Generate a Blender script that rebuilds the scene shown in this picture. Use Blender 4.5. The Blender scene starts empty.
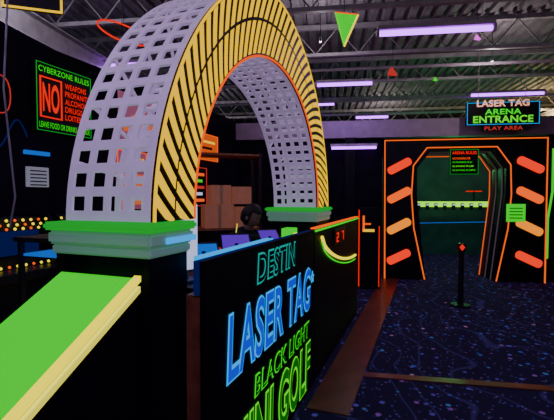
import bpy, bmesh, math, random
from mathutils import Vector, Matrix
random.seed(4)
S=bpy.context.scene; C=S.collection

# ---------------- materials ----------------
def M(name,col,rough=.6,em=0,ecol=None,spec=.5,metal=0,noise=0,nscale=8):
    m=bpy.data.materials.new(name); m.use_nodes=True
    nt=m.node_tree; b=nt.nodes['Principled BSDF']
    b.inputs['Base Color'].default_value=(*col,1); b.inputs['Roughness'].default_value=rough
    b.inputs['Specular IOR Level'].default_value=spec; b.inputs['Metallic'].default_value=metal
    if em:
        b.inputs['Emission Color'].default_value=(*(ecol or col),1); b.inputs['Emission Strength'].default_value=em
    if noise:
        tc=nt.nodes.new('ShaderNodeTexCoord'); n=nt.nodes.new('ShaderNodeTexNoise'); n.inputs['Scale'].default_value=nscale
        n.inputs['Detail'].default_value=5
        r=nt.nodes.new('ShaderNodeValToRGB')
        r.color_ramp.elements[0].position=.3; r.color_ramp.elements[1].position=.7
        r.color_ramp.elements[0].color=(*[c*(1-noise) for c in col],1); r.color_ramp.elements[1].color=(*[min(1,c*(1+noise)) for c in col],1)
        nt.links.new(tc.outputs['Object'],n.inputs['Vector']); nt.links.new(n.outputs['Fac'],r.inputs['Fac']); nt.links.new(r.outputs['Color'],b.inputs['Base Color'])
    return m
def G_(name,ecol,em,rough=.8):
    return M(name,tuple(c*.25 for c in ecol),rough,em,ecol,spec=.0)
black=M('black_paint',(.005,.005,.009),.55,spec=.2,noise=.4)
blackgloss=M('black_panel',(.005,.005,.008),.6,spec=.15,noise=.3,nscale=3)
wallblk=M('wall_black',(.009,.007,.015),.85,spec=.1,noise=.5,nscale=2)
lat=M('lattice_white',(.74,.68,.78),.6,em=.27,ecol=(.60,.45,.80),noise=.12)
yel=G_('fluoro_yellow',(1,.58,0),1.2)
org=G_('fluoro_orange',(1,.10,0),1.15)
orl=G_('orange_line',(1,.12,0),1.2)
redb=G_('fluoro_red',(1,.012,.0),1.0)
grn=G_('fluoro_green',(0,1,.0),.80)
grn2=G_('green_cap',(.0,.8,.06),.42)
mint=M('mint_trim',(.38,.52,.46),.5,em=.12,ecol=(.3,.8,.5))
lime=G_('lime',(.10,1,0),.95)
yel2=G_('yellow_edge',(1,.82,0),1.5)
wht=M('white_edge',(.6,.6,.1),.7,em=.9,ecol=(1,.90,.06),spec=0)
cyan=G_('cyan_txt',(0,.40,1),1.1)
blu=G_('blue_txt',(0,.06,.9),.8)
teal=G_('teal_txt',(0,.6,.5),.6)
dgrn=G_('dkgreen_txt',(0,.5,.01),.22)
purp=G_('uv_tube',(.45,.06,1),5.0)
magn=G_('magenta',(.9,.05,.9),1.5)
steel=M('joist_paint',(.38,.35,.38),.6,noise=.2)
deckm=M('deck_steel',(.23,.21,.24),.7,noise=.3,nscale=3)
greyband=M('band_paint',(.38,.30,.40),.7,noise=.15)
wood=M('wood_stud',(.30,.11,.04),.6,noise=.35,nscale=14)
strip=M('laminate',(.16,.050,.028),.35,noise=.3,nscale=5)
card=M('cardboard',(.50,.24,.14),.8,em=.13,ecol=(.6,.2,.1),noise=.1)  # faint emission brightens the cartons, light put into the material
dark=M('dark_plastic',(.015,.015,.02),.4,spec=.3)
grey=M('grey_metal',(.25,.24,.26),.4,metal=.5)
scrP=G_('screen_purple',(.20,.03,.9),.5)
scrB=G_('screen_blue',(.0,.20,1),.6)
scrW=G_('screen_white',(.62,.68,1),.9)
pink=G_('pinkred',(1,.06,.05),.5)
bluedim=G_('bluedim',(.01,.05,.5),.10)

# ---------------- helpers ----------------
def top(name,loc=(0,0,0),rz=0):
    e=bpy.data.objects.new(name,None); e.location=loc; e.rotation_euler=(0,0,rz); e.empty_display_size=.1
    C.objects.link(e); return e
def add(name,me,mat,par=None,loc=None,rz=0):
    o=bpy.data.objects.new(name,me); C.objects.link(o)
    if mat and not me.materials: me.materials.append(mat)
    if par: o.parent=par
    if loc: o.location=loc
    if rz: o.rotation_euler=(0,0,rz)
    return o
def mesh(name,v,f):
    me=bpy.data.meshes.new(name); me.from_pydata([tuple(p) for p in v],[],f); me.update(); return me
def box(par,name,x0,x1,y0,y1,z0,z1,mat,bev=0,loc=None,rz=0):
    bm=bmesh.new(); bmesh.ops.create_cube(bm,size=1)
    for v in bm.verts:
        v.co=Vector(((x0+x1)/2+v.co.x*(x1-x0),(y0+y1)/2+v.co.y*(y1-y0),(z0+z1)/2+v.co.z*(z1-z0)))
    if bev: bmesh.ops.bevel(bm,geom=bm.edges[:],offset=bev,segments=2,affect='EDGES')
    me=bpy.data.meshes.new(name); bm.to_mesh(me); bm.free()
    return add(name,me,mat,par,loc,rz)
def boxes(par,name,lst,mat,loc=None,rz=0):
    v=[];f=[]
    for (x0,x1,y0,y1,z0,z1) in lst:
        n=len(v); v+=[(x,y,z) for x in(x0,x1) for y in(y0,y1) for z in(z0,z1)]
        f+=[[n+i for i in q] for q in((0,1,3,2),(4,6,7,5),(0,4,5,1),(2,3,7,6),(0,2,6,4),(1,5,7,3))]
    return add(name,mesh(name,v,f),mat,par,loc,rz)
def prism(par,name,pts,y0,y1,mat,loc=None,rz=0,holes=None):
    """polygon in x,z extruded along y"""
    n=len(pts); v=[(p[0],y0,p[1]) for p in pts]+[(p[0],y1,p[1]) for p in pts]
    f=[list(range(n)),list(range(2*n-1,n-1,-1))]+[[i,i+n,(i+1)%n+n,(i+1)%n] for i in range(n)]
    me=mesh(name,v,f); bm=bmesh.new(); bm.from_mesh(me); bmesh.ops.recalc_face_normals(bm,faces=bm.faces); bm.to_mesh(me); bm.free()
    return add(name,me,mat,par,loc,rz)
def tube(par,name,pts,r,mat,cyc=False,seg=8):
    cu=bpy.data.curves.new(name,'CURVE'); cu.dimensions='3D'; cu.bevel_depth=r; cu.bevel_resolution=2; cu.use_fill_caps=True
    sp=cu.splines.new('POLY'); sp.points.add(len(pts)-1)
    for p,q in zip(sp.points,pts): p.co=(*q,1)
    sp.use_cyclic_u=cyc
    o=bpy.data.objects.new(name,cu); C.objects.link(o)
    dg=bpy.context.evaluated_depsgraph_get(); dg.update()
    me=bpy.data.meshes.new_from_object(o.evaluated_get(dg)); bpy.data.objects.remove(o)
    me.materials.clear()
    return add(name,me,mat,par)
def text(par,name,s,x0,x1,z0,z1,y,mat,off=0,shear=0,ext=.004,fit=None,slope=0):
    cu=bpy.data.curves.new(name,'FONT'); cu.body=s; cu.size=1; cu.offset=off; cu.shear=shear; cu.resolution_u=4; cu.space_character=1.05
    o=bpy.data.objects.new(name,cu); C.objects.link(o)
    dg=bpy.context.evaluated_depsgraph_get(); dg.update()
    me=bpy.data.meshes.new_from_object(o.evaluated_get(dg)); bpy.data.objects.remove(o)
    me.materials.clear()
    xs=[v.co.x for v in me.vertices]; ys=[v.co.y for v in me.vertices]
    a,b,c,d=min(xs),max(xs),min(ys),max(ys)
    for v in me.vertices:
        u=(v.co.x-a)/(b-a); w=(v.co.y-c)/(d-c)
        v.co=Vector((x0+u*(x1-x0), y, z0+w*(z1-z0)+slope*u))
    return add(name,me,mat,par)
def cyl(par,name,c,r,h,mat,axis='Z',r2=None,seg=24):
    bm=bmesh.new(); bmesh.ops.create_cone(bm,cap_ends=True,segments=seg,radius1=r,radius2=r if r2 is None else r2,depth=h)
    R={'Z':Matrix.Identity(4),'X':Matrix.Rotation(math.pi/2,4,'Y'),'Y':Matrix.Rotation(math.pi/2,4,'X')}[axis]
    bmesh.ops.transform(bm,matrix=Matrix.Translation(c)@R,verts=bm.verts)
    me=bpy.data.meshes.new(name); bm.to_mesh(me); bm.free(); return add(name,me,mat,par)
def outline(par,name,pts,w,y0,y1,mat):
    tube(par,name,[(p[0],(y0+y1)/2,p[1]) for p in pts],w/2,mat,cyc=True)
def skin(par,name,nodes,edges,mat,sub=2):
    """nodes: list of (x,y,z,r)"""
    me=bpy.data.meshes.new(name); me.from_pydata([n[:3] for n in nodes],edges,[]); me.update()
    o=bpy.data.objects.new(name,me); C.objects.link(o)
    m=o.modifiers.new('skin','SKIN'); m.use_smooth_shade=True
    for i,n in enumerate(nodes):
        rr=n[3]; me.skin_vertices[0].data[i].radius=(rr,rr) if not isinstance(rr,tuple) else rr
        me.skin_vertices[0].data[i].use_root=(i==0)
    ss=o.modifiers.new('sub','SUBSURF'); ss.levels=sub; ss.render_levels=sub
    dg=bpy.context.evaluated_depsgraph_get(); dg.update()
    m2=bpy.data.meshes.new_from_object(o.evaluated_get(dg)); bpy.data.objects.remove(o)
    m2.materials.clear()
    for p in m2.polygons: p.use_smooth=True
    return add(name,m2,mat,par)

# frames
CA=math.atan2(.935,.355); CO=(-.9716,0,0)      # counter frame: x along the counter, y behind it
GA=math.radians(-7.6); GO=(2.09,7.9,0)          # arena wall frame

# ---------------- room shell ----------------
def carpet():
    m=bpy.data.materials.new('carpet_space'); m.use_nodes=True; nt=m.node_tree; b=nt.nodes['Principled BSDF']
    L=nt.links.new; N=nt.nodes.new
    tc=N('ShaderNodeTexCoord')
    def layer(scale,p0,p1,stops,off):
        mp=N('ShaderNodeMapping'); mp.inputs['Location'].default_value=(off,off*.7,0); L(tc.outputs['Object'],mp.inputs[0])
        v=N('ShaderNodeTexVoronoi'); v.inputs['Scale'].default_value=scale; L(mp.outputs[0],v.inputs['Vector'])
        r=N('ShaderNodeValToRGB'); r.color_ramp.elements[0].position=p0; r.color_ramp.elements[0].color=(1,1,1,1); r.color_ramp.elements[1].position=p1; r.color_ramp.elements[1].color=(0,0,0,1)
        L(v.outputs['Distance'],r.inputs['Fac'])
        sp=N('ShaderNodeSeparateColor'); L(v.outputs['Color'],sp.inputs[0])
        cr=N('ShaderNodeValToRGB'); cr.color_ramp.interpolation='CONSTANT'
        E=cr.color_ramp.elements; E[0].color=(0,0,0,1); E[1].position=stops[0][0]; E[1].color=(*stops[0][1],1)
        for p,c in stops[1:]:
            e=E.new(p); e.color=(*c,1)
        L(sp.outputs[0],cr.inputs['Fac'])
        mul=N('ShaderNodeMixRGB'); mul.blend_type='MULTIPLY'; mul.inputs['Fac'].default_value=1; L(cr.outputs[0],mul.inputs[1]); L(r.outputs[0],mul.inputs[2])
        return mul.outputs[0]
    a=layer(9,.14,.24,[(.25,(.05,.04,.24)),(.5,(.02,.06,.28)),(.7,(.13,.04,.2)),(.85,(.03,.12,.3)),(.94,(.25,.12,.22))],0)
    c=layer(22,.12,.26,[(.3,(.05,.04,.2)),(.6,(.03,.03,.24)),(.85,(.12,.06,.2))],3.1)
    w=N('ShaderNodeTexWave'); w.inputs['Scale'].default_value=.9; w.inputs['Distortion'].default_value=16; w.inputs['Detail'].default_value=1.0; L(tc.outputs['Object'],w.inputs['Vector'])
    wr=N('ShaderNodeValToRGB'); wr.color_ramp.elements[0].position=.965; wr.color_ramp.elements[0].color=(0,0,0,1); wr.color_ramp.elements[1].position=1; wr.color_ramp.elements[1].color=(.012,.010,.045,1); L(w.outputs['Fac'],wr.inputs['Fac'])
    def addc(p,q):
        ad=N('ShaderNodeMixRGB'); ad.blend_type='ADD'; ad.inputs['Fac'].default_value=1; L(p,ad.inputs[1])
        if isinstance(q,tuple): ad.inputs[2].default_value=q
        else: L(q,ad.inputs[2])
        return ad.outputs[0]
    s=addc(addc(a,c),wr.outputs[0]); b2=addc(s,(.011,.007,.028,1)); s2=addc(s,(.005,.003,.015,1))
    L(b2,b.inputs['Base Color']); L(s2,b.inputs['Emission Color']); b.inputs['Emission Strength'].default_value=.45
    b.inputs['Roughness'].default_value=.9; b.inputs['Specular IOR Level'].default_value=.1
    return m
box(None,'floor',-9,12,-4,17,-.1,0,carpet())
v=[];f=[];x=-11.0;prof=[]
while x<13:
    prof+= [(x,0),(x+.09,0),(x+.115,.05),(x+.165,.05)]; x+=.19
for i,(a,z) in enumerate(prof): v+=[(a,-6,4.3+z),(a,17,4.3+z)]
for i in range(len(prof)-1): f.append([2*i,2*i+1,2*i+3,2*i+2])
add('ceiling',mesh('ceiling',v,f),deckm,None,(0,0,0),GA)
box(None,'wall_outer_back',-12,13,16.5,16.7,0,4.6,wallblk)
box(None,'wall_outer_left',-9,-8.8,-4,16.5,0,4.6,wallblk)
box(None,'wall_outer_right',11.8,12,-4,16.5,0,4.6,wallblk)
box(None,'wall_rear',-9,12,-4,-3.8,0,4.6,wallblk)
box(None,'wall_left',-2.0,8.2,2.8,2.9,0,3.15,wallblk,loc=CO,rz=CA)
boxes(None,'wall_arena',[(-3.2,-.02,0,.12,0,2.76),(3.0,6,0,.12,0,2.76),(-.02,3.0,.30,.42,2.72,2.76)],wallblk,GO,GA)
box(None,'wall_right',3.12,3.24,-8.5,-.01,0,2.74,wallblk,loc=GO,rz=GA)
box(None,'trim_1',-3.2,6,-.06,.18,2.765,3.1,greyband,loc=GO,rz=GA)

J=top('ceiling_joists',(0,0,0),GA)
def joist(y,i):
    bx=[(-11,13,y-.03,y+.03,4.22,4.29),(-11,13,y-.03,y+.03,3.80,3.85)]
    boxes(J,'chord_%d'%i,bx,steel)
    pts=[];x=-10.8;k=0
    while x<13: pts.append((x,y,4.23 if k%2 else 3.84)); x+=.33; k+=1
    tube(J,'web_%d'%i,pts,.014,steel)
for i in range(9): joist(.2+i*1.55,i)
B=top('ceiling_beam',(0,0,0),GA)
for k,x in enumerate((-3.6,5.6)):
    boxes(B,'i_beam_%d'%k,[(x-.1,x+.1,-5,16,3.775,3.795),(x-.1,x+.1,-5,16,3.48,3.50),(x-.012,x+.012,-5,16,3.5,3.775)],steel)
D=top('air_duct',(0,0,0),GA)
cyl(D,'duct_pipe',(1.5,13.6,4.0),.16,9,steel,'X')
D=top('conduit_pipe',(0,0,0),GA)
cyl(D,'conduit',(1.5,7.2,3.84),.028,15,greyband,'X',seg=10)
D=top('conduit_pipe',(0,0,0),GA)
cyl(D,'conduit',(1.0,3.9,3.84),.022,15,greyband,'X',seg=10)

def fixture(x,y,z,L,rz=GA,h=None,mat=purp,light=True,E=30):
    e=top('blacklight_fixture',(x,y,z),rz)
    box(e,'housing',-L/2,L/2,-.05,.05,.04,.085,steel,.006)
    cyl(e,'tube',(0,0,.008),.030,L*.96,mat,'X',seg=12)
    for s in(-1,1):
        box(e,'lampholder_%d'%(s+1),s*L/2-.015,s*L/2+.015,-.03,.03,-.02,.05,steel)
        if h: tube(e,'hanger_%d'%(s+1),[(s*L*.4,0,.08),(s*L*.4,0,h-z)],.004,steel)
    if light:
        ld=bpy.data.lights.new('uv_glow','AREA'); ld.shape='RECTANGLE'; ld.size=L; ld.size_y=.08; ld.energy=E; ld.color=(.55,.32,1)
        lo=bpy.data.objects.new('tube_light',ld); C.objects.link(lo); lo.parent=e; lo.location=(0,0,-.03)
    return e
fixture(1.72,4.42,3.40,1.22,h=4.29,E=18)
fixture(4.9,8.6,3.78,1.5,h=4.29,E=8)
fixture(1.25,10.5,4.0,.5,h=4.29,light=False)
fixture(2.33,9.9,3.55,.8,h=4.29,E=6)
fixture(-2.6,2.2,3.7,1.22,h=4.29,E=14)
fixture(-2.6,6.5,3.7,1.22,h=4.29,E=14)
fixture(1.8,-.6,3.5,1.22,h=4.29,E=26)  # unseen tube behind the camera, added to light the room
fixture(-.3,-.6,3.5,1.22,h=4.29,E=26)  # second unseen tube added behind the camera for fill
fixture(1.2,7.2,3.6,1.0,h=4.29,E=10)
w=top('blacklight_fixture',(1.5,7.86,2.56),GA)
box(w,'housing',-.45,.45,-.03,.05,.03,.08,steel); cyl(w,'tube',(0,-.02,0),.026,.86,purp,'X',seg=12)
for (x,y,E,cl) in((.6,5.6,19,(.95,.82,.93)),(3.6,2.6,19,(.95,.82,.93)),(3.4,6.4,18,(1,.82,.82)),(-2.4,4.2,19,(.9,.82,1)),(-1.2,1.0,18,(.95,.82,.93)),(3.0,11.5,34,(1,.82,.75)),(-2,10,26,(.95,.82,.93)),(6.6,10.2,50,(1,.72,.30))):
    e=top('added_fill_bulb',(x,y,3.72))  # added point lights brightening ceiling and room, dressed with cord and socket
    tube(e,'cord',[(0,0,.06),(0,0,.55)],.004,dark); cyl(e,'socket',(0,0,.05),.02,.06,dark,seg=12)
    ld=bpy.data.lights.new('bulb_fill','POINT'); ld.energy=E; ld.color=cl; ld.shadow_soft_size=.05
    lo=bpy.data.objects.new('bulb_fill_light',ld); C.objects.link(lo); lo.parent=e

# ---------------- reception counter ----------------
R=top('reception_counter',CO,CA)
box(R,'front_panel',1.84,3.62,0,.02,0.02,1.32,blackgloss,.003)
box(R,'stud_wall',1.85,3.6,.022,.095,0,1.166,wood)
box(R,'panel_cap_rail',1.84,3.62,.021,.05,1.17,1.32,bluedim)
box(R,'front_panel_far',3.64,5.84,.0,.03,.02,1.32,black,.003)
box(R,'end_panel',5.80,5.84,.03,.62,.0,1.32,black)
box(R,'desk_top',1.95,4.02,.10,.66,1.13,1.17,dark,.005)
box(R,'desk_top_far',4.62,5.79,.10,.66,1.13,1.17,dark,.005)
box(R,'desk_base',2.0,5.7,.14,.50,.02,1.12,black)
box(R,'desk_blue_edge',1.92,2.8,.051,.099,1.27,1.328,cyan)
box(R,'top_trim',3.64,5.84,-.012,.04,1.325,1.337,orl,.003)
box(R,'top_trim_green',3.64,5.84,-.012,-.001,1.300,1.318,grn,.002)
box(R,'toe_kick',1.86,5.82,.0,.02,0,.02,dark)
F=-.004
def two(nm,s,x0,x1,z0,z1,mo,mi,off,slope=0,sh=.12):
    text(R,nm+'_outline',s,x0-.012,x1+.012,z0-.012,z1+.012,F,mo,off+.035,sh,slope=slope)
    text(R,nm+'_fill',s,x0,x1,z0,z1,F-.003,mi,off-.004,sh,slope=slope)
two('lettering_destin','DESTIN',2.42,3.10,1.11,1.27,teal,blackgloss,.012)
two('lettering_laser','LASER TAG',2.05,3.50,.69,1.02,cyan,blu,.015)
two('lettering_blacklight','BLACK LIGHT',2.38,3.46,.475,.585,grn,blackgloss,.0)
two('lettering_minigolf','MINI GOLF',2.06,3.50,.05,.42,lime,dgrn,.02)
star=[]
for i in range(10):
    a=i*math.pi/5+math.pi/2; r_=.05 if i%2==0 else .022; star.append((3.56+r_*math.cos(a)*.8,F,.93+r_*math.sin(a)))
tube(R,'lettering_star',star,.005,cyan,True)
box(R,'display_box',4.36,4.9,-.02,0,1.10,1.27,dark,.005)
def seg7(x,z,w,h,segs,nm):
    L=[]
    t=.016
    if 'a' in segs:L.append((x,x+w,-.026,-.021,z+h-t,z+h))
    if 'g' in segs:L.append((x,x+w,-.026,-.021,z+h/2-t/2,z+h/2+t/2))
    if 'd' in segs:L.append((x,x+w,-.026,-.021,z,z+t))
    if 'b' in segs:L.append((x+w-t,x+w,-.026,-.021,z+h/2,z+h))
    if 'c' in segs:L.append((x+w-t,x+w,-.026,-.021,z,z+h/2))
    if 'e' in segs:L.append((x,x+t,-.026,-.021,z,z+h/2))
    if 'f' in segs:L.append((x,x+t,-.026,-.021,z+h/2,z+h))
    boxes(R,nm,L,redb)
seg7(4.42,1.13,.09,.10,'abged','digit_1'); seg7(4.68,1.13,.09,.10,'abc','digit_2')
sw=[]
for i in range(20):
    q=i/19; sw.append((3.85+1.75*q,-.012,1.24-.50*q**.6+.10*q**3))
tube(R,'swoosh',sw,.016,yel2)
tube(R,'swoosh_low',[(a,b,c-.05) for a,b,c in sw],.008,grn)

# ---------------- archway ----------------
A=top('lattice_archway',CO,CA)
T0,T1=.12,.56; Z0=1.50
def ell(a,b,q):
    r=(a-1.10)/.34; cx=3.03+.054*r; p=1.0+.09*max(0,min(1,r))
    c,s=math.cos(q),max(0,math.sin(q))
    return (cx-a*math.copysign(abs(c)**p,c), Z0+b*s**p)
def param(a,b,n):
    K=2000; pts=[ell(a,b,math.pi*i/K) for i in range(K+1)]; d=[0]
    for i in range(K): d.append(d[-1]+math.dist(pts[i],pts[i+1]))
    return d
def atlen(d,frac):
    import bisect
    t=frac*d[-1]; i=min(bisect.bisect_left(d,t),2000); return math.pi*i/2000
def lattice(nm,a,b,ncol,pitchbar,pitchhole,sgn):
    d=param(a,b,0); L=d[-1]; p=pitchbar+pitchhole; n=int(L/p); k=L/(n*p+pitchbar)
    al=[0]
    for i in range(n): al+= [al[-1]+pitchbar*k, al[-1]+p*k]
    al.append(L)
    W=T1-T0; bw=.032; hw=(W-bw*(ncol+1))/ncol
    ac=[T0]
    for i in range(ncol): ac+=[ac[-1]+bw, ac[-1]+bw+hw]
    ac.append(T1)
    v=[];f=[]
    for s in al:
        x,z=ell(a,b,atlen(d,s/L))
        for t in ac: v.append((x,t,z))
    nc=len(ac)
    for i in range(len(al)-1):
        for j in range(nc-1):
            if i%2==1 and j%2==1: continue
            f.append([i*nc+j,i*nc+j+1,(i+1)*nc+j+1,(i+1)*nc+j])
    o=add(nm,mesh(nm,v,f),lat,A); mo=o.modifiers.new('sol','SOLIDIFY'); mo.thickness=.012; mo.offset=0
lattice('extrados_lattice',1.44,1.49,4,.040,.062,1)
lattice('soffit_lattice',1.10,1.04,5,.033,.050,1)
def ringface(nm,t0,t1,mat):
    v=[];f=[];n=72
    for i in range(n+1):
        q=math.pi*i/n
        for (a,b) in((1.44,1.49),(1.10,1.04)):
            x,z=ell(a,b,q); v+=[(x,t0,z),(x,t1,z)]
    for i in range(n):
        k=4*i; m=k+4
        f+=[[k,m,m+2,k+2],[k+1,k+3,m+3,m+1],[k,k+1,m+1,m],[k+2,m+2,m+3,k+3]]
    f+=[[0,2,3,1],[4*n,4*n+1,4*n+3,4*n+2]]
    add(nm,mesh(nm,v,f),mat,A)
ringface('front_fascia',T0-.02,T0,black); 
def stripes(nm,t,mat,n=46):
    v=[];f=[]
    d=param(1.27,1.265,0)
    def P(r,fr):
        q=atlen(d,min(max(fr,0),1)); a=1.10+.34*r; b=1.04+.45*r; x,z=ell(a,b,q); return (x,t,z)
    th=.0118; sl=.060
    for row,(r0,r1) in enumerate(((.04,.51),(.56,.97))):
        for i in range(-4,n+4):
            base=i/n
            if base+sl*r1<0.002 or base+sl*r0+th>.998: continue
            k=len(v); 
            for m in range(5):
                r=r0+(r1-r0)*m/4
                v+= [P(r,base+sl*r),P(r,base+sl*r+th)]
            for m in range(4): f.append([k+2*m,k+2*m+1,k+2*m+3,k+2*m+2])
    o=add(nm,mesh(nm,v,f),mat,A); mo=o.modifiers.new('s','SOLIDIFY'); mo.thickness=.003
stripes('yellow_stripes',T0-.024,yel)
for nm,a,b,m_,rr in(('outer_edge',1.44,1.49,yel,.007),('inner_edge',1.10,1.04,org,.007)):
    tube(A,nm,[(ell(a,b,math.pi*i/90)[0],T0-.02,ell(a,b,math.pi*i/90)[1]) for i in range(91)],rr,m_)
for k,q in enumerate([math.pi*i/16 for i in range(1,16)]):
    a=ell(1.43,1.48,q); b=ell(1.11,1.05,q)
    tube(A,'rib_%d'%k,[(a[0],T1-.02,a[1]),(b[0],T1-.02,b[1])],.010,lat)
def pedestal(nm,s0,s1):
    box(A,nm+'_body',s0,s1,.10,.59,0,1.39,black,.004)
    box(A,nm+'_molding_1',s0-.012,s1+.012,.088,.602,1.36,1.40,mint,.008)
    box(A,nm+'_molding_2',s0-.024,s1+.020,.076,.614,1.40,1.46,mint,.012)
    box(A,nm+'_cap',s0-.036,s1+.028,.062,.628,1.46,1.495,grn2,.01)
pedestal('pedestal_near',1.61,1.87); pedestal('pedestal_far',4.07,4.57)
box(A,'blue_led_strip',1.68,1.89,.066,.074,1.41,1.435,cyan)

H=top('sloped_half_wall',CO,CA)
def zr(s): return 1.296-.56*(1.55-s)
prism(H,'body',[(.5,0),(1.55,0),(1.55,zr(1.55)-.03),(.5,zr(.5)-.03)],.115,.47,black)
prism(H,'green_top',[(.5,zr(.5)-.03),(1.55,zr(1.55)-.03),(1.55,zr(1.55)),(.5,zr(.5))],.125,.49,grn)
prism(H,'yellow_edge',[(.5,zr(.5)-.014),(1.555,zr(1.555)-.014),(1.555,zr(1.555)+.006),(.5,zr(.5)+.006)],.095,.125,yel2)
prism(H,'white_lip',[(.5,zr(.5)-.056),(1.555,zr(1.555)-.056),(1.555,zr(1.555)-.034),(.5,zr(.5)-.034)],.098,.114,wht)

# ---------------- things on the desk ----------------
def C2(s,t): return (math.cos(CA)*s-math.sin(CA)*t+CO[0], math.sin(CA)*s+math.cos(CA)*t)
def tablet(s,t,rot,scr,w=.20,h=.15):
    c=C2(s,t)
    e=top('tablet_terminal',(c[0],c[1],1.172),CA+rot)
    box(e,'foot',-.07,.07,-.05,.07,0,.012,dark,.004)
    tube(e,'arm',[(0,.03,.01),(0,.05,.10)],.012,dark)
    for nm,x,y0,z0,z1,dd,mt in(('shell',w/2,0,.06,.06+h,.012,dark),('screen',w/2-.012,-.004,.072,.048+h,.002,scr)):
        vv=[]
        for zz in(z0,z1):
            lean=(zz-.06)*1.2
            for xx in(-x,x):
                for k in(0,1): vv.append((xx,y0+lean+k*dd,.06+(zz-.06)*.7))
        add(nm,mesh(nm,vv,[[0,2,6,4],[1,5,7,3],[0,1,3,2],[4,6,7,5],[0,4,5,1],[2,3,7,6]]),mt,e)
tablet(2.40,.33,-.9,scrB,.20,.12); tablet(2.85,.34,-1.0,scrP,.22,.14); tablet(3.40,.30,-.9,scrP,.18,.13)
m=C2(2.06,.245); e=top('monitor',(m[0],m[1],1.172),CA-.35)
box(e,'foot',-.07,.07,-.05,.05,0,.012,grey,.003); box(e,'neck',-.02,.02,-.01,.015,.01,.06,grey)
box(e,'bezel',-.08,.08,-.012,.01,.05,.40,dark,.004); box(e,'panel',-.072,.072,-.016,-.013,.06,.39,scrW)
m=C2(3.15,.50); e=top('drink_cup',(m[0],m[1],1.172)); cyl(e,'cup',(0,0,.07),.03,.14,grn,r2=.042); cyl(e,'lid',(0,0,.145),.044,.012,dark); tube(e,'straw',[(0,0,.14),(.01,0,.22)],.004,wht)
m=C2(3.62,.22); e=top('ticket_box',(m[0],m[1],1.172),CA); box(e,'carton',-.07,.07,-.05,.05,0,.16,grn,.004); box(e,'label',-.05,.05,-.053,-.051,.03,.12,yel2)

# ---------------- person in black sitting behind the counter ----------------
m=C2(3.98,1.02); pe=top('seated_attendant',(m[0],m[1],0),CA)   # faces -y (the counter)
cloth=M('black_clothes',(.022,.022,.032),.85,spec=.2,noise=.3); skinm=M('skin',(.34,.18,.15),.55,noise=.08); hair=M('dark_hair',(.012,.008,.008),.6,noise=.5,nscale=40); jean=M('dark_jeans',(.01,.012,.03),.9)
N_=[(0,0,.80,(.15,.12)),(0,-.04,.95,(.135,.10)),(0,-.12,1.12,(.155,.10)),(0,-.19,1.22,(.12,.08)),(0,-.23,1.28,.055),
 (-.17,-.19,1.21,.065),(-.22,-.25,1.06,.05),(-.24,-.33,1.225,.042),(-.19,-.42,1.215,.036),(-.14,-.47,1.21,.03),
 (.17,-.19,1.21,.065),(.23,-.26,1.06,.05),(.22,-.34,1.225,.042),(.15,-.43,1.215,.036),(.10,-.47,1.21,.03)]
E_=[(0,1),(1,2),(2,3),(3,4),(3,5),(5,6),(6,7),(7,8),(8,9),(3,10),(10,11),(11,12),(12,13),(13,14)]
skin(pe,'torso_and_arms',N_,E_,cloth)
N_=[(0,0,.79,(.15,.12)),(-.10,-.02,.76,.10),(-.13,-.30,.74,.075),(-.14,-.36,.55,.058),(-.14,-.30,.34,.05),(-.14,-.33,.30,.042),(-.14,-.40,.285,.036),(.10,-.02,.76,.10),(.13,-.30,.74,.075),(.14,-.36,.55,.058),(.14,-.30,.34,.05),(.14,-.33,.30,.042),(.14,-.40,.285,.036)]
skin(pe,'legs',N_,[(0,1),(1,2),(2,3),(3,4),(4,5),(5,6),(0,7),(7,8),(8,9),(9,10),(10,11),(11,12)],jean)
def head():
    bm=bmesh.new(); bmesh.ops.create_uvsphere(bm,u_segments=24,v_segments=18,radius=1)
    for v_ in bm.verts:
        x,y,z=v_.co
        w=.075*(1-.18*max(0,-z)); d=.095; 
        yy=y*d
        if y<0 and z<.2: yy=y*d*(.95-.05*z)
        v_.co=Vector((x*w,yy,z*.118))
        if y<-.85 and abs(x)<.25 and -.35<z<.15: v_.co.y-=.018*(1-abs(z+.15)*2)
        if y<-.7 and .1<abs(x)<.5 and .0<z<.3: v_.co.y+=.007
        if y<-.8 and abs(x)<.4 and -.62<z<-.45: v_.co.y-=.005
    T=Matrix.Translation((0,-.275,1.405))@Matrix.Rotation(math.radians(28),4,'X')
    bmesh.ops.transform(bm,matrix=T,verts=bm.verts)
    me=bpy.data.meshes.new('head'); bm.to_mesh(me); bm.free()
    for p in me.polygons: p.use_smooth=True
    add('head',me,skinm,pe)
    bm=bmesh.new(); bmesh.ops.create_uvsphere(bm,u_segments=24,v_segments=18,radius=1)
    dl=[v_ for v_ in bm.verts if (v_.co.y<-.35 and v_.co.z<.42) or v_.co.z<-.75]
    bmesh.ops.delete(bm,geom=dl,context='VERTS')
    for v_ in bm.verts: v_.co=Vector((v_.co.x*.088,v_.co.y*.108+.006,v_.co.z*.128+.006))
    bmesh.ops.transform(bm,matrix=T,verts=bm.verts)
    me=bpy.data.meshes.new('hair'); bm.to_mesh(me); bm.free()
    for p in me.polygons: p.use_smooth=True
    o=add('hair',me,hair,pe); mo=o.modifiers.new('s','SOLIDIFY'); mo.thickness=.012
    for s in(-1,1):
        bm=bmesh.new(); bmesh.ops.create_uvsphere(bm,u_segments=10,v_segments=8,radius=1)
        bmesh.ops.transform(bm,matrix=T@Matrix.Translation((s*.078,.005,-.01))@Matrix.Diagonal((.012,.020,.032,1)),verts=bm.verts)
        me=bpy.data.meshes.new('ear'); bm.to_mesh(me); bm.free(); add('ear_%d'%(s+1),me,skinm,pe)
head()
skin(pe,'neck',[(0,-.215,1.24,.052),(0,-.245,1.31,.05),(0,-.26,1.36,.05)],[(0,1),(1,2)],skinm,1)
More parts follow.
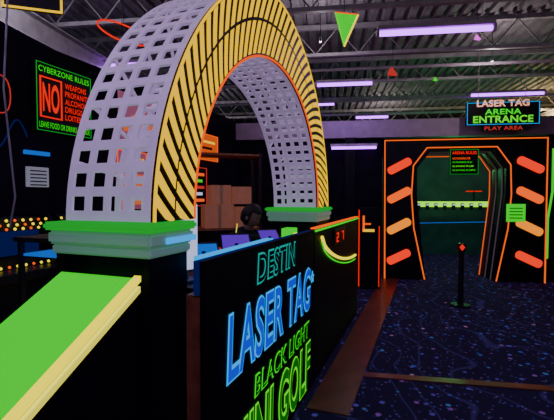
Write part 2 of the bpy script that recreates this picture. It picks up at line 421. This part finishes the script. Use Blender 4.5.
def hand(nm,bx,by,bz,sg):
    skin(pe,nm+'_palm',[(bx,by+.02,bz,.026),(bx-sg*.01,by-.03,bz,(.036,.016)),(bx-sg*.015,by-.065,bz-.002,(.038,.013))],[(0,1),(1,2)],skinm)
    for k in range(4):
        x=bx-sg*.015+(-.030+.02*k); L=(.062,.075,.07,.055)[k if sg>0 else 3-k]
        skin(pe,nm+'_finger_%d'%k,[(x,by-.06,bz,.0095),(x,by-.075-L*.4,bz+.008,.009),(x,by-.075-L*.75,bz+.002,.008),(x,by-.075-L,bz-.010,.007)],[(0,1),(1,2),(2,3)],skinm)
    skin(pe,nm+'_thumb',[(bx-sg*.02,by-.01,bz,.012),(bx-sg*.05,by-.035,bz,.011),(bx-sg*.058,by-.065,bz-.004,.009)],[(0,1),(1,2)],skinm)
hand('hand_left',-.12,-.50,1.198,-1); hand('hand_right',.08,-.50,1.198,1)
m=C2(3.98,1.04); e=top('bar_stool',(m[0],m[1],0),CA)
cyl(e,'seat',(0,0,.655),.19,.05,dark); cyl(e,'column',(0,0,.33),.025,.62,grey); cyl(e,'base',(0,0,.015),.22,.03,grey); tube(e,'foot_ring',[(.18*math.cos(a),.18*math.sin(a),.25) for a in [i*math.pi/10 for i in range(20)]],.01,grey,True)
for k in range(3): tube(e,'spoke_%d'%k,[(0,0,.25),(.18*math.cos(k*2.09),.18*math.sin(k*2.09),.25)],.008,grey)

sh=top('storage_shelf',(-.95,5.9,0),math.radians(20))
boxes(sh,'shelves',[(-.5,.7,-.2,.25,z,z+.03) for z in(.1,.6,1.12,2.2)],wood)
boxes(sh,'posts',[(x,x+.04,y,y+.04,0,2.25) for x in(-.5,.66) for y in(-.2,.21)],dark)
b_=top('cardboard_box',(-.95,5.9,1.152),math.radians(20))
boxes(b_,'cartons',[(-.14,.28,-.18,.2,0,.34),(.30,.62,-.18,.2,0,.30),(-.05,.24,-.16,.2,.345,.62),(.26,.55,-.16,.18,.345,.60)],card)
boxes(b_,'tape',[(.05,.09,-.184,-.181,0,.34),(.44,.48,-.184,-.181,0,.30),(.08,.12,-.164,-.161,.345,.62)],M('tape',(.5,.35,.2),.3))
b2=top('merchandise',(-.95,5.9,.632),math.radians(20))
boxes(b2,'goods',[(-.4+.18*i,-.26+.18*i,-.15,.1,0,.12+.05*(i%3)) for i in range(5)],pink)

def wallbox(name,s0,s1,z0,z1,mat,frame=None,t=2.79):
    e=top(name,CO,CA)
    box(e,'board',s0,s1,t-.03,t,z0,z1,mat,.004)
    if frame:
        outline(e,'border',[(s0,z0),(s1,z0),(s1,z1),(s0,z1)],.02,t-.035,t-.035,frame)
    return e
orgdim=G_('orange_panel',(1,.14,.01),.6)
e=wallbox('menu_board',6.05,6.9,2.25,2.70,orgdim,org)
for i in range(3): box(e,'line_%d'%i,6.15,6.8-.1*(i%2),2.752,2.757,2.33+.11*i,2.37+.11*i,[yel,black,yel][i])
e=wallbox('menu_board',5.95,6.5,1.45,2.1,black,pink)
for i in range(5): box(e,'line_%d'%i,6.03,6.42-.06*(i%2),2.752,2.757,1.52+.11*i,1.57+.11*i,[org,scrW,pink,grn,org][i])
e=wallbox('wall_poster',5.3,5.9,1.5,2.3,bluedim,pink)
text(e,'caption','PRIZES',5.36,5.84,2.1,2.22,2.752,org)
boxes(e,'panels',[(5.4,5.55,2.752,2.757,1.6,2.0),(5.62,5.8,2.752,2.757,1.6,1.95)],pink)
pl_=M('posterlav',(.3,.2,.35),.6,em=.22,ecol=(.8,.15,.25)); po_=G_('posterorange',(1,.2,.05),.6)
e=wallbox('wall_poster',4.35,4.9,1.3,2.2,pl_,org)
text(e,'caption','GAMES',4.4,4.85,2.0,2.12,2.752,yel)
boxes(e,'panels',[(4.42,4.6,2.752,2.757,1.4,1.9),(4.66,4.84,2.752,2.757,1.5,1.9)],po_)
e=wallbox('wall_poster',4.4,5.1,2.35,2.95,pl_,None)
boxes(e,'panels',[(4.46+.16*i,4.56+.16*i,2.752,2.757,2.45,2.6+.08*(i%3)) for i in range(4)],po_)
e=wallbox('wall_poster',5.3,5.9,2.45,2.95,po_,org)
text(e,'caption','PLAY',5.36,5.84,2.55,2.8,2.752,black,.02)

G=top('rules_sign',CO,CA); t=2.765; a0,a1=3.25,3.95; k_=(a1-a0)/.88
box(G,'board',a0,a1,2.765,2.79,2.27,2.97,black,.004)
outline(G,'border',[(a0+.01,2.28),(a1-.01,2.28),(a1-.01,2.96),(a0+.01,2.96)],.010,2.762,2.762,grn2)
def sx(v_): return a0+(v_-3.17)*k_
text(G,'title','CYBERZONE RULES',sx(3.21),sx(4.01),2.87,2.93,t-.004,grn,.01)
outline(G,'no_box',[(sx(3.23),2.42),(sx(3.54),2.42),(sx(3.54),2.82),(sx(3.23),2.82)],.022,t-.006,t-.006,redb)
text(G,'no','NO',sx(3.26),sx(3.51),2.47,2.77,t-.006,redb,.03)
for i,s in enumerate(('WEAPONS','PROFANITY','ALCOHOL','DRUGS','LOITERING')):
    text(G,'rule_%d'%i,s,sx(3.60),sx(3.71+.035*len(s)),2.77-.083*i-.012,2.82-.083*i,t-.004,redb,.015)
text(G,'footer','LEAVE FOOD OR DRINKS OUTSIDE',sx(3.21),sx(4.01),2.31,2.37,t-.004,grn,.01)
Mu=top('wall_mural',CO,CA)
tube(Mu,'alien_outline',[(2.85+.16*math.cos(a),2.79,2.55+.22*math.sin(a)*(1+.2*math.cos(2*a))) for a in [i*math.pi/12 for i in range(24)]],.006,pink,True)
tube(Mu,'swirl',[(2.6+.03*i,2.79,2.2+.14*math.sin(i*.5)) for i in range(20)],.008,bluedim)
e=wallbox('notice_screen',3.12,3.4,2.02,2.06,scrB,None)
e=wallbox('notice_sheet',3.14,3.38,1.70,1.9,M('sheet',(.4,.4,.45),.6,em=.2,ecol=(.6,.65,.8)))
boxes(e,'print',[(3.17,3.35,2.757,2.76,1.715+.035*i,1.727+.035*i) for i in range(5)],dark)

def arcade(s,t):
    p=C2(s,t); e=top('arcade_cabinet',(p[0],p[1],0),CA)
    side=[(-.35,0),(.35,0),(.35,1.45),(-.1,1.45),(-.2,1.35),(-.1,1.15),(-.38,1.0),(-.35,.8)]
    for k,x in enumerate((-.33,.31)):
        v=[(x,a,b) for a,b in side]+[(x+.02,a,b) for a,b in side]; n=8
        f=[list(range(n)),list(range(2*n-1,n-1,-1))]+[[i,i+n,(i+1)%n+n,(i+1)%n] for i in range(n)]
        add('side_%d'%k,mesh('side',v,f),black,e)
    boxes(e,'core',[(-.31,.31,-.3,.33,0,.95),(-.31,.31,-.05,.33,.95,1.42)],dark)
    box(e,'screen',-.25,.25,-.07,-.052,1.12,1.32,bluedim)
    box(e,'control_panel',-.31,.31,-.37,-.05,.95,1.02,dark,.01)
    for nm,mm,fn in(('bulbs_yellow',yel2,lambda i,j:(i+j)%3!=0),('bulbs_orange',org,lambda i,j:(i+j)%3==0)):
        bm=bmesh.new()
        for i in range(9):
            for j in range(4):
                if fn(i,j): bmesh.ops.create_icosphere(bm,subdivisions=1,radius=.013,matrix=Matrix.Translation((-.28+.07*i,-.12-.025*(j%2),1.34+.035*j if j<3 else 1.04)))
        me=bpy.data.meshes.new(nm); bm.to_mesh(me); bm.free(); add(nm,me,mm,e)
    boxes(e,'coin_doors',[(-.2,-.03,-.315,-.3,.3,.6),(.03,.2,-.315,-.3,.3,.6)],grey)
for s in (1.9,2.62,3.34,4.06): arcade(s,2.35)

p=C2(2.75,1.45); e=top('prize_counter',(p[0],p[1],0),CA)
box(e,'base',-.5,.5,-.25,.25,0,.75,black,.005); box(e,'blue_shelf',-.48,.46,-.23,.23,1.20,1.215,scrB)
boxes(e,'uprights',[(x,x+.03,y,y+.03,.75,1.3) for x in(-.5,.47) for y in(-.25,.22)],dark)
box(e,'top',-.52,.52,-.27,.27,1.30,1.33,dark,.004)
boxes(e,'prizes',[(-.4+.16*i,-.3+.16*i,-.1,.05,.755,.86+.04*(i%3)) for i in range(5)],M('prize',(.5,.4,.1),.5,em=.3,ecol=(.8,.5,.1)))

# ---------------- arena entrance portal ----------------
P=top('arena_entrance_portal',GO,GA)
op=[(.80,0),(.62,1.65),(.62,2.15),(.86,2.47),(2.0,2.47),(2.22,2.15),(2.22,1.65),(2.04,0)]
prism(P,'panel_left',[(.0,0),(.80,0),(.62,1.65),(.62,2.15),(.86,2.47),(.86,2.71),(0,2.71)],-.12,.0,black)
prism(P,'panel_right',[(2.04,0),(2.95,0),(2.95,2.71),(2.0,2.71),(2.0,2.47),(2.22,2.15),(2.22,1.65)],-.12,.0,black)
prism(P,'header',[(.86,2.47),(2.0,2.47),(2.0,2.71),(.86,2.71)],-.12,.0,black)
def pl(nm,pts,r,m_,y=-.125): tube(P,nm,[(a,y,b) for a,b in pts],r,m_)
pl('neon_outer',[(.03,0.0),(.015,2.69),(2.93,2.69),(2.93,0)],.015,orl)
pl('neon_left',[(.78,0.01),(.57,1.0),(.52,1.65),(.55,2.2),(.80,2.54),(2.06,2.54),(2.30,2.2),(2.32,1.65),(2.27,1.0),(2.08,0.01)],.013,orl)
barr=G_('bar_red',(1,.025,.0),1.3); baro=G_('bar_orange',(1,.10,.0),1.35); bary=G_('bar_amber',(1,.26,.0),1.3)
for i,(z0,z1) in enumerate(((2.02,2.36),(1.46,1.80),(.86,1.20),(.27,.60))):
    for sd in(0,1):
        x0,x1=((.08,.50) if sd==0 else (2.86,2.42))
        m_=[barr,baro,bary,barr][i]
        a=Vector((x0+(.05 if sd==0 else -.05),0,z0+.09)); b=Vector((x1-(.05 if sd==0 else -.05),0,z1-.08)); d=(b-a).normalized(); n=Vector((-d.z,0,d.x))
        pts=[]
        rr=.078
        for k in range(9):
            an=math.pi/2+math.pi*k/8; pts.append(a+d*math.cos(an)*rr*.8+n*math.sin(an)*rr)
        for k in range(9):
            an=-math.pi/2+math.pi*k/8; pts.append(b+d*math.cos(an)*rr*.8+n*math.sin(an)*rr)
        prism(P,'light_bar_%d_%d'%(i,sd),[(q.x,q.z) for q in pts],-.150,-.121,m_)
greyfr=M('frame_grey',(.22,.2,.22),.5,em=.05,ecol=(.5,.4,.4))
for k,dp in enumerate((.04,.32,.6)):
    pts=[(a,dp,b) for a,b in op]
    tube(P,'tunnel_frame_%d'%k,pts,.018,greyfr)
tube(P,'tunnel_neon',[(1.42+(a-1.42)*.96,.57,b*.985) for a,b in op],.008,orl)
v=[(a,y,b) for y in(0,.65) for a,b in op]; n=len(op)
f=[[i,i+1,i+1+n,i+n] for i in range(n-1)]
add('tunnel_skin',mesh('tunnel_skin',v,f),black,P)
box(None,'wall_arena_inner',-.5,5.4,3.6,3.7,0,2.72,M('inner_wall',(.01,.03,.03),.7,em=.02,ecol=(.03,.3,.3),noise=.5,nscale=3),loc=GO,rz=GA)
E_=top('equipment_rack',GO,GA)
railg=G_('railglow',(.35,1,.0),1.5)
box(E_,'rail',1.15,3.1,2.92,3.0,1.34,1.48,railg,.01)
boxes(E_,'phasers',[(1.25+.22*i,1.33+.22*i,2.86,2.92,1.26,1.44) for i in range(8)],dark)
boxes(E_,'phaser_lights',[(1.26+.22*i,1.32+.22*i,2.85,2.86,1.38,1.42) for i in range(8)],scrW)
boxes(E_,'posts',[(1.15,1.2,2.95,3.0,0,1.36),(3.05,3.10,2.95,3.0,0,1.36)],dark)
tube(E_,'red_strip',[(2.5,2.98,1.75),(2.9,2.98,1.75)],.012,redb); boxes(E_,'strip_bracket',[(2.68,2.72,2.97,3.0,1.46,1.76)],dark)
tube(E_,'low_glow',[(1.2,2.97,.9),(3.05,2.97,.95)],.008,scrB)
ld=bpy.data.lights.new('arena_green_fill','POINT'); ld.energy=38; ld.color=(.12,1,.30); ld.shadow_soft_size=.1  # added green lamp and casing, put in to brighten the arena interior
lo=bpy.data.objects.new('arena_fill_light',ld); C.objects.link(lo); lo.parent=E_; lo.location=(1.9,1.9,2.3)
cyl(E_,'added_arena_lamp',(1.9,1.9,2.6),.06,.2,dark)
sg=top('arena_rules_sign',GO,GA)
box(sg,'board',1.20,1.72,-.17,-.135,2.02,2.50,black,.004)
outline(sg,'border',[(1.21,2.03),(1.71,2.03),(1.71,2.49),(1.21,2.49)],.012,-.172,-.172,grn2)
text(sg,'title','ARENA RULES',1.24,1.68,2.40,2.46,-.173,redb,.02)
for i in range(4): text(sg,'line_%d'%i,'NO RUNNING OR JUMPING'[:20-2*i],1.25,1.66-.03*i,2.08+.075*i,2.12+.075*i,-.173,[grn,lime,grn,org][i],.01)
gs=top('green_notice',GO,GA); box(gs,'sheet',2.22,2.55,-.175,-.160,1.14,1.47,grn,.003)
boxes(gs,'print',[(2.27,2.5,-.178,-.176,1.2+.06*i,1.22+.06*i) for i in range(4)],dgrn)
gn=top('green_neon_strip',GO,GA); tube(gn,'strip',[(3.06,-.06,2.5),(3.06,-.06,1.7),(2.99,-.06,1.2),(2.99,-.06,.45)],.02,grn)

K=top('arena_entrance_sign',(3.47,7.35,2.9),GA)
box(K,'board',-.02,1.24,0,.06,0,.42,black,.006); outline(K,'border',[(0,.015),(1.22,.015),(1.22,.405),(0,.405)],.014,-.005,-.005,cyan)
text(K,'laser_tag','LASER TAG',.16,1.05,.33,.45,-.012,M('signwhite',(1,.7,.6),.5,em=1,ecol=(1,.35,.2)),.03)
text(K,'arena','ARENA',.30,.92,.19,.29,-.008,grn,.03); text(K,'entrance','ENTRANCE',.10,1.12,.04,.17,-.008,lime,.03)
box(K,'lower_strip',.25,1.0,0,.03,-.1,0,black); text(K,'sub','PLAY AREA',.3,.95,-.09,-.02,-.004,pink,.02)
for k,x in enumerate((.2,1.0)): tube(K,'cable_%d'%k,[(x,.03,.4),(x,.03,1.38)],.005,steel)

e=top('neon_token_machine',(1.56,6.9,0),GA)
box(e,'cabinet',-.16,.22,-.0,.3,0,1.42,black,.01)
tube(e,'red_strip',[(-.14,-.01,.05),(-.14,-.01,1.38)],.010,redb)
tube(e,'red_strip_b',[(.2,-.01,.05),(.2,-.01,1.1)],.008,redb)
boxes(e,'bars',[(-.08,.12,-.02,-.005,1.0,1.045)],yel); boxes(e,'bar_b',[(-.08,.06,-.02,-.005,1.12,1.15)],org)
boxes(e,'bar_post',[(-.08,-.045,-.02,-.005,1.0,1.28)],orl)
box(None,'column',-.75,-.55,-.14,-.01,0,2.76,black,loc=GO,rz=GA)

e=top('sensor_post',(2.69,5.82,0),GA)
cyl(e,'base',(0,0,.015),.13,.03,dark); cyl(e,'post',(0,0,.42),.04,.8,dark,r2=.035); box(e,'head',-.055,.055,-.04,.04,.80,.93,dark,.01)
prism(e,'red_diamond',[(0,.82),(.04,.87),(0,.92),(-.04,.87)],-.05,-.042,redb)

box(None,'trim_2',3.2,9.0,-.38,-.06,0,.012,strip,.004,loc=CO,rz=CA)
box(None,'trim_3',.42,8.0,-.05,.05,0,.011,strip,.003,loc=(.35,3.62,0),rz=math.radians(-10))

# ---------------- hanging decorations ----------------
e=top('hanging_hoop',(-1.52,4.0,3.22),.3)
ring=[]
for i in range(32):
    a=i*2*math.pi/32; ring.append((.23*math.cos(a),.16*math.sin(a),.14*math.sin(a)-.07*math.cos(a)))
tube(e,'ring',ring,.009,redb,True); tube(e,'string',[ring[8],(0,.0,.57),(ring[8][0],ring[8][1],1.05)],.003,dark)
tube(e,'string_b',[ring[24],(0,.0,.57)],.003,dark)
e=top('hanging_pyramid',(.58,3.5,3.05),.2)
vv=[(-.10,-.05,.11),(.09,-.09,.09),(.03,.12,.12),(.0,0,-.15)]
add('faces',mesh('pyr',vv,[[0,1,3],[1,2,3],[2,0,3],[0,2,1]]),grn,e)
tube(e,'edge_1',[vv[1],vv[3]],.008,yel2); tube(e,'edge_2',[vv[0],vv[1]],.006,org); tube(e,'edge_3',[vv[0],vv[3]],.006,lime); tube(e,'string',[(0,0,.12),(0,0,1.24)],.003,dark)
def star3(loc,r,m_):
    e=top('hanging_star',loc,0)
    bm=bmesh.new(); bmesh.ops.create_icosphere(bm,subdivisions=1,radius=r)
    for i,vt in enumerate(bm.verts): vt.co*= 1.35 if i%2 else .7
    me=bpy.data.meshes.new('st'); bm.to_mesh(me); bm.free(); add('star',me,m_,e); tube(e,'string',[(0,0,r*.8),(0,0,4.29-loc[2])],.003,dark)
star3((1.6,5.6,3.32),.06,pink); star3((2.42,4.9,3.52),.035,magn); star3((2.9,7.4,3.75),.04,grn)
e=top('hanging_banner',(-1.80,3.0,2.97),CA-.9)
box(e,'board',-.2,.2,-.01,.01,0,.3,black,.003); outline(e,'border',[(-.19,.01),(.19,.01),(.19,.29),(-.19,.29)],.024,-.015,-.015,yel)
for k,x in enumerate((-.15,.15)): tube(e,'cord_%d'%k,[(x,0,.3),(x,0,1.32)],.004,dark)
e=top('hanging_cable',(0,0,0),0)
tube(e,'cable_1',[(-1.72,2.6,4.3),(-1.70,2.6,3.2),(-1.76,2.6,2.3),(-1.70,2.6,1.6),(-1.74,2.6,1.4)],.006,steel)

w=bpy.data.worlds.new('World'); S.world=w; w.use_nodes=True
w.node_tree.nodes['Background'].inputs[0].default_value=(.02,.015,.03,1); w.node_tree.nodes['Background'].inputs[1].default_value=1
cam=bpy.data.cameras.new('cam'); cam.lens=26; cam.sensor_width=36; cam.clip_start=.05
co=bpy.data.objects.new('camera',cam); C.objects.link(co); co.location=(0,0,1.6); co.rotation_euler=(math.radians(90-1.86),0,0); S.camera=co
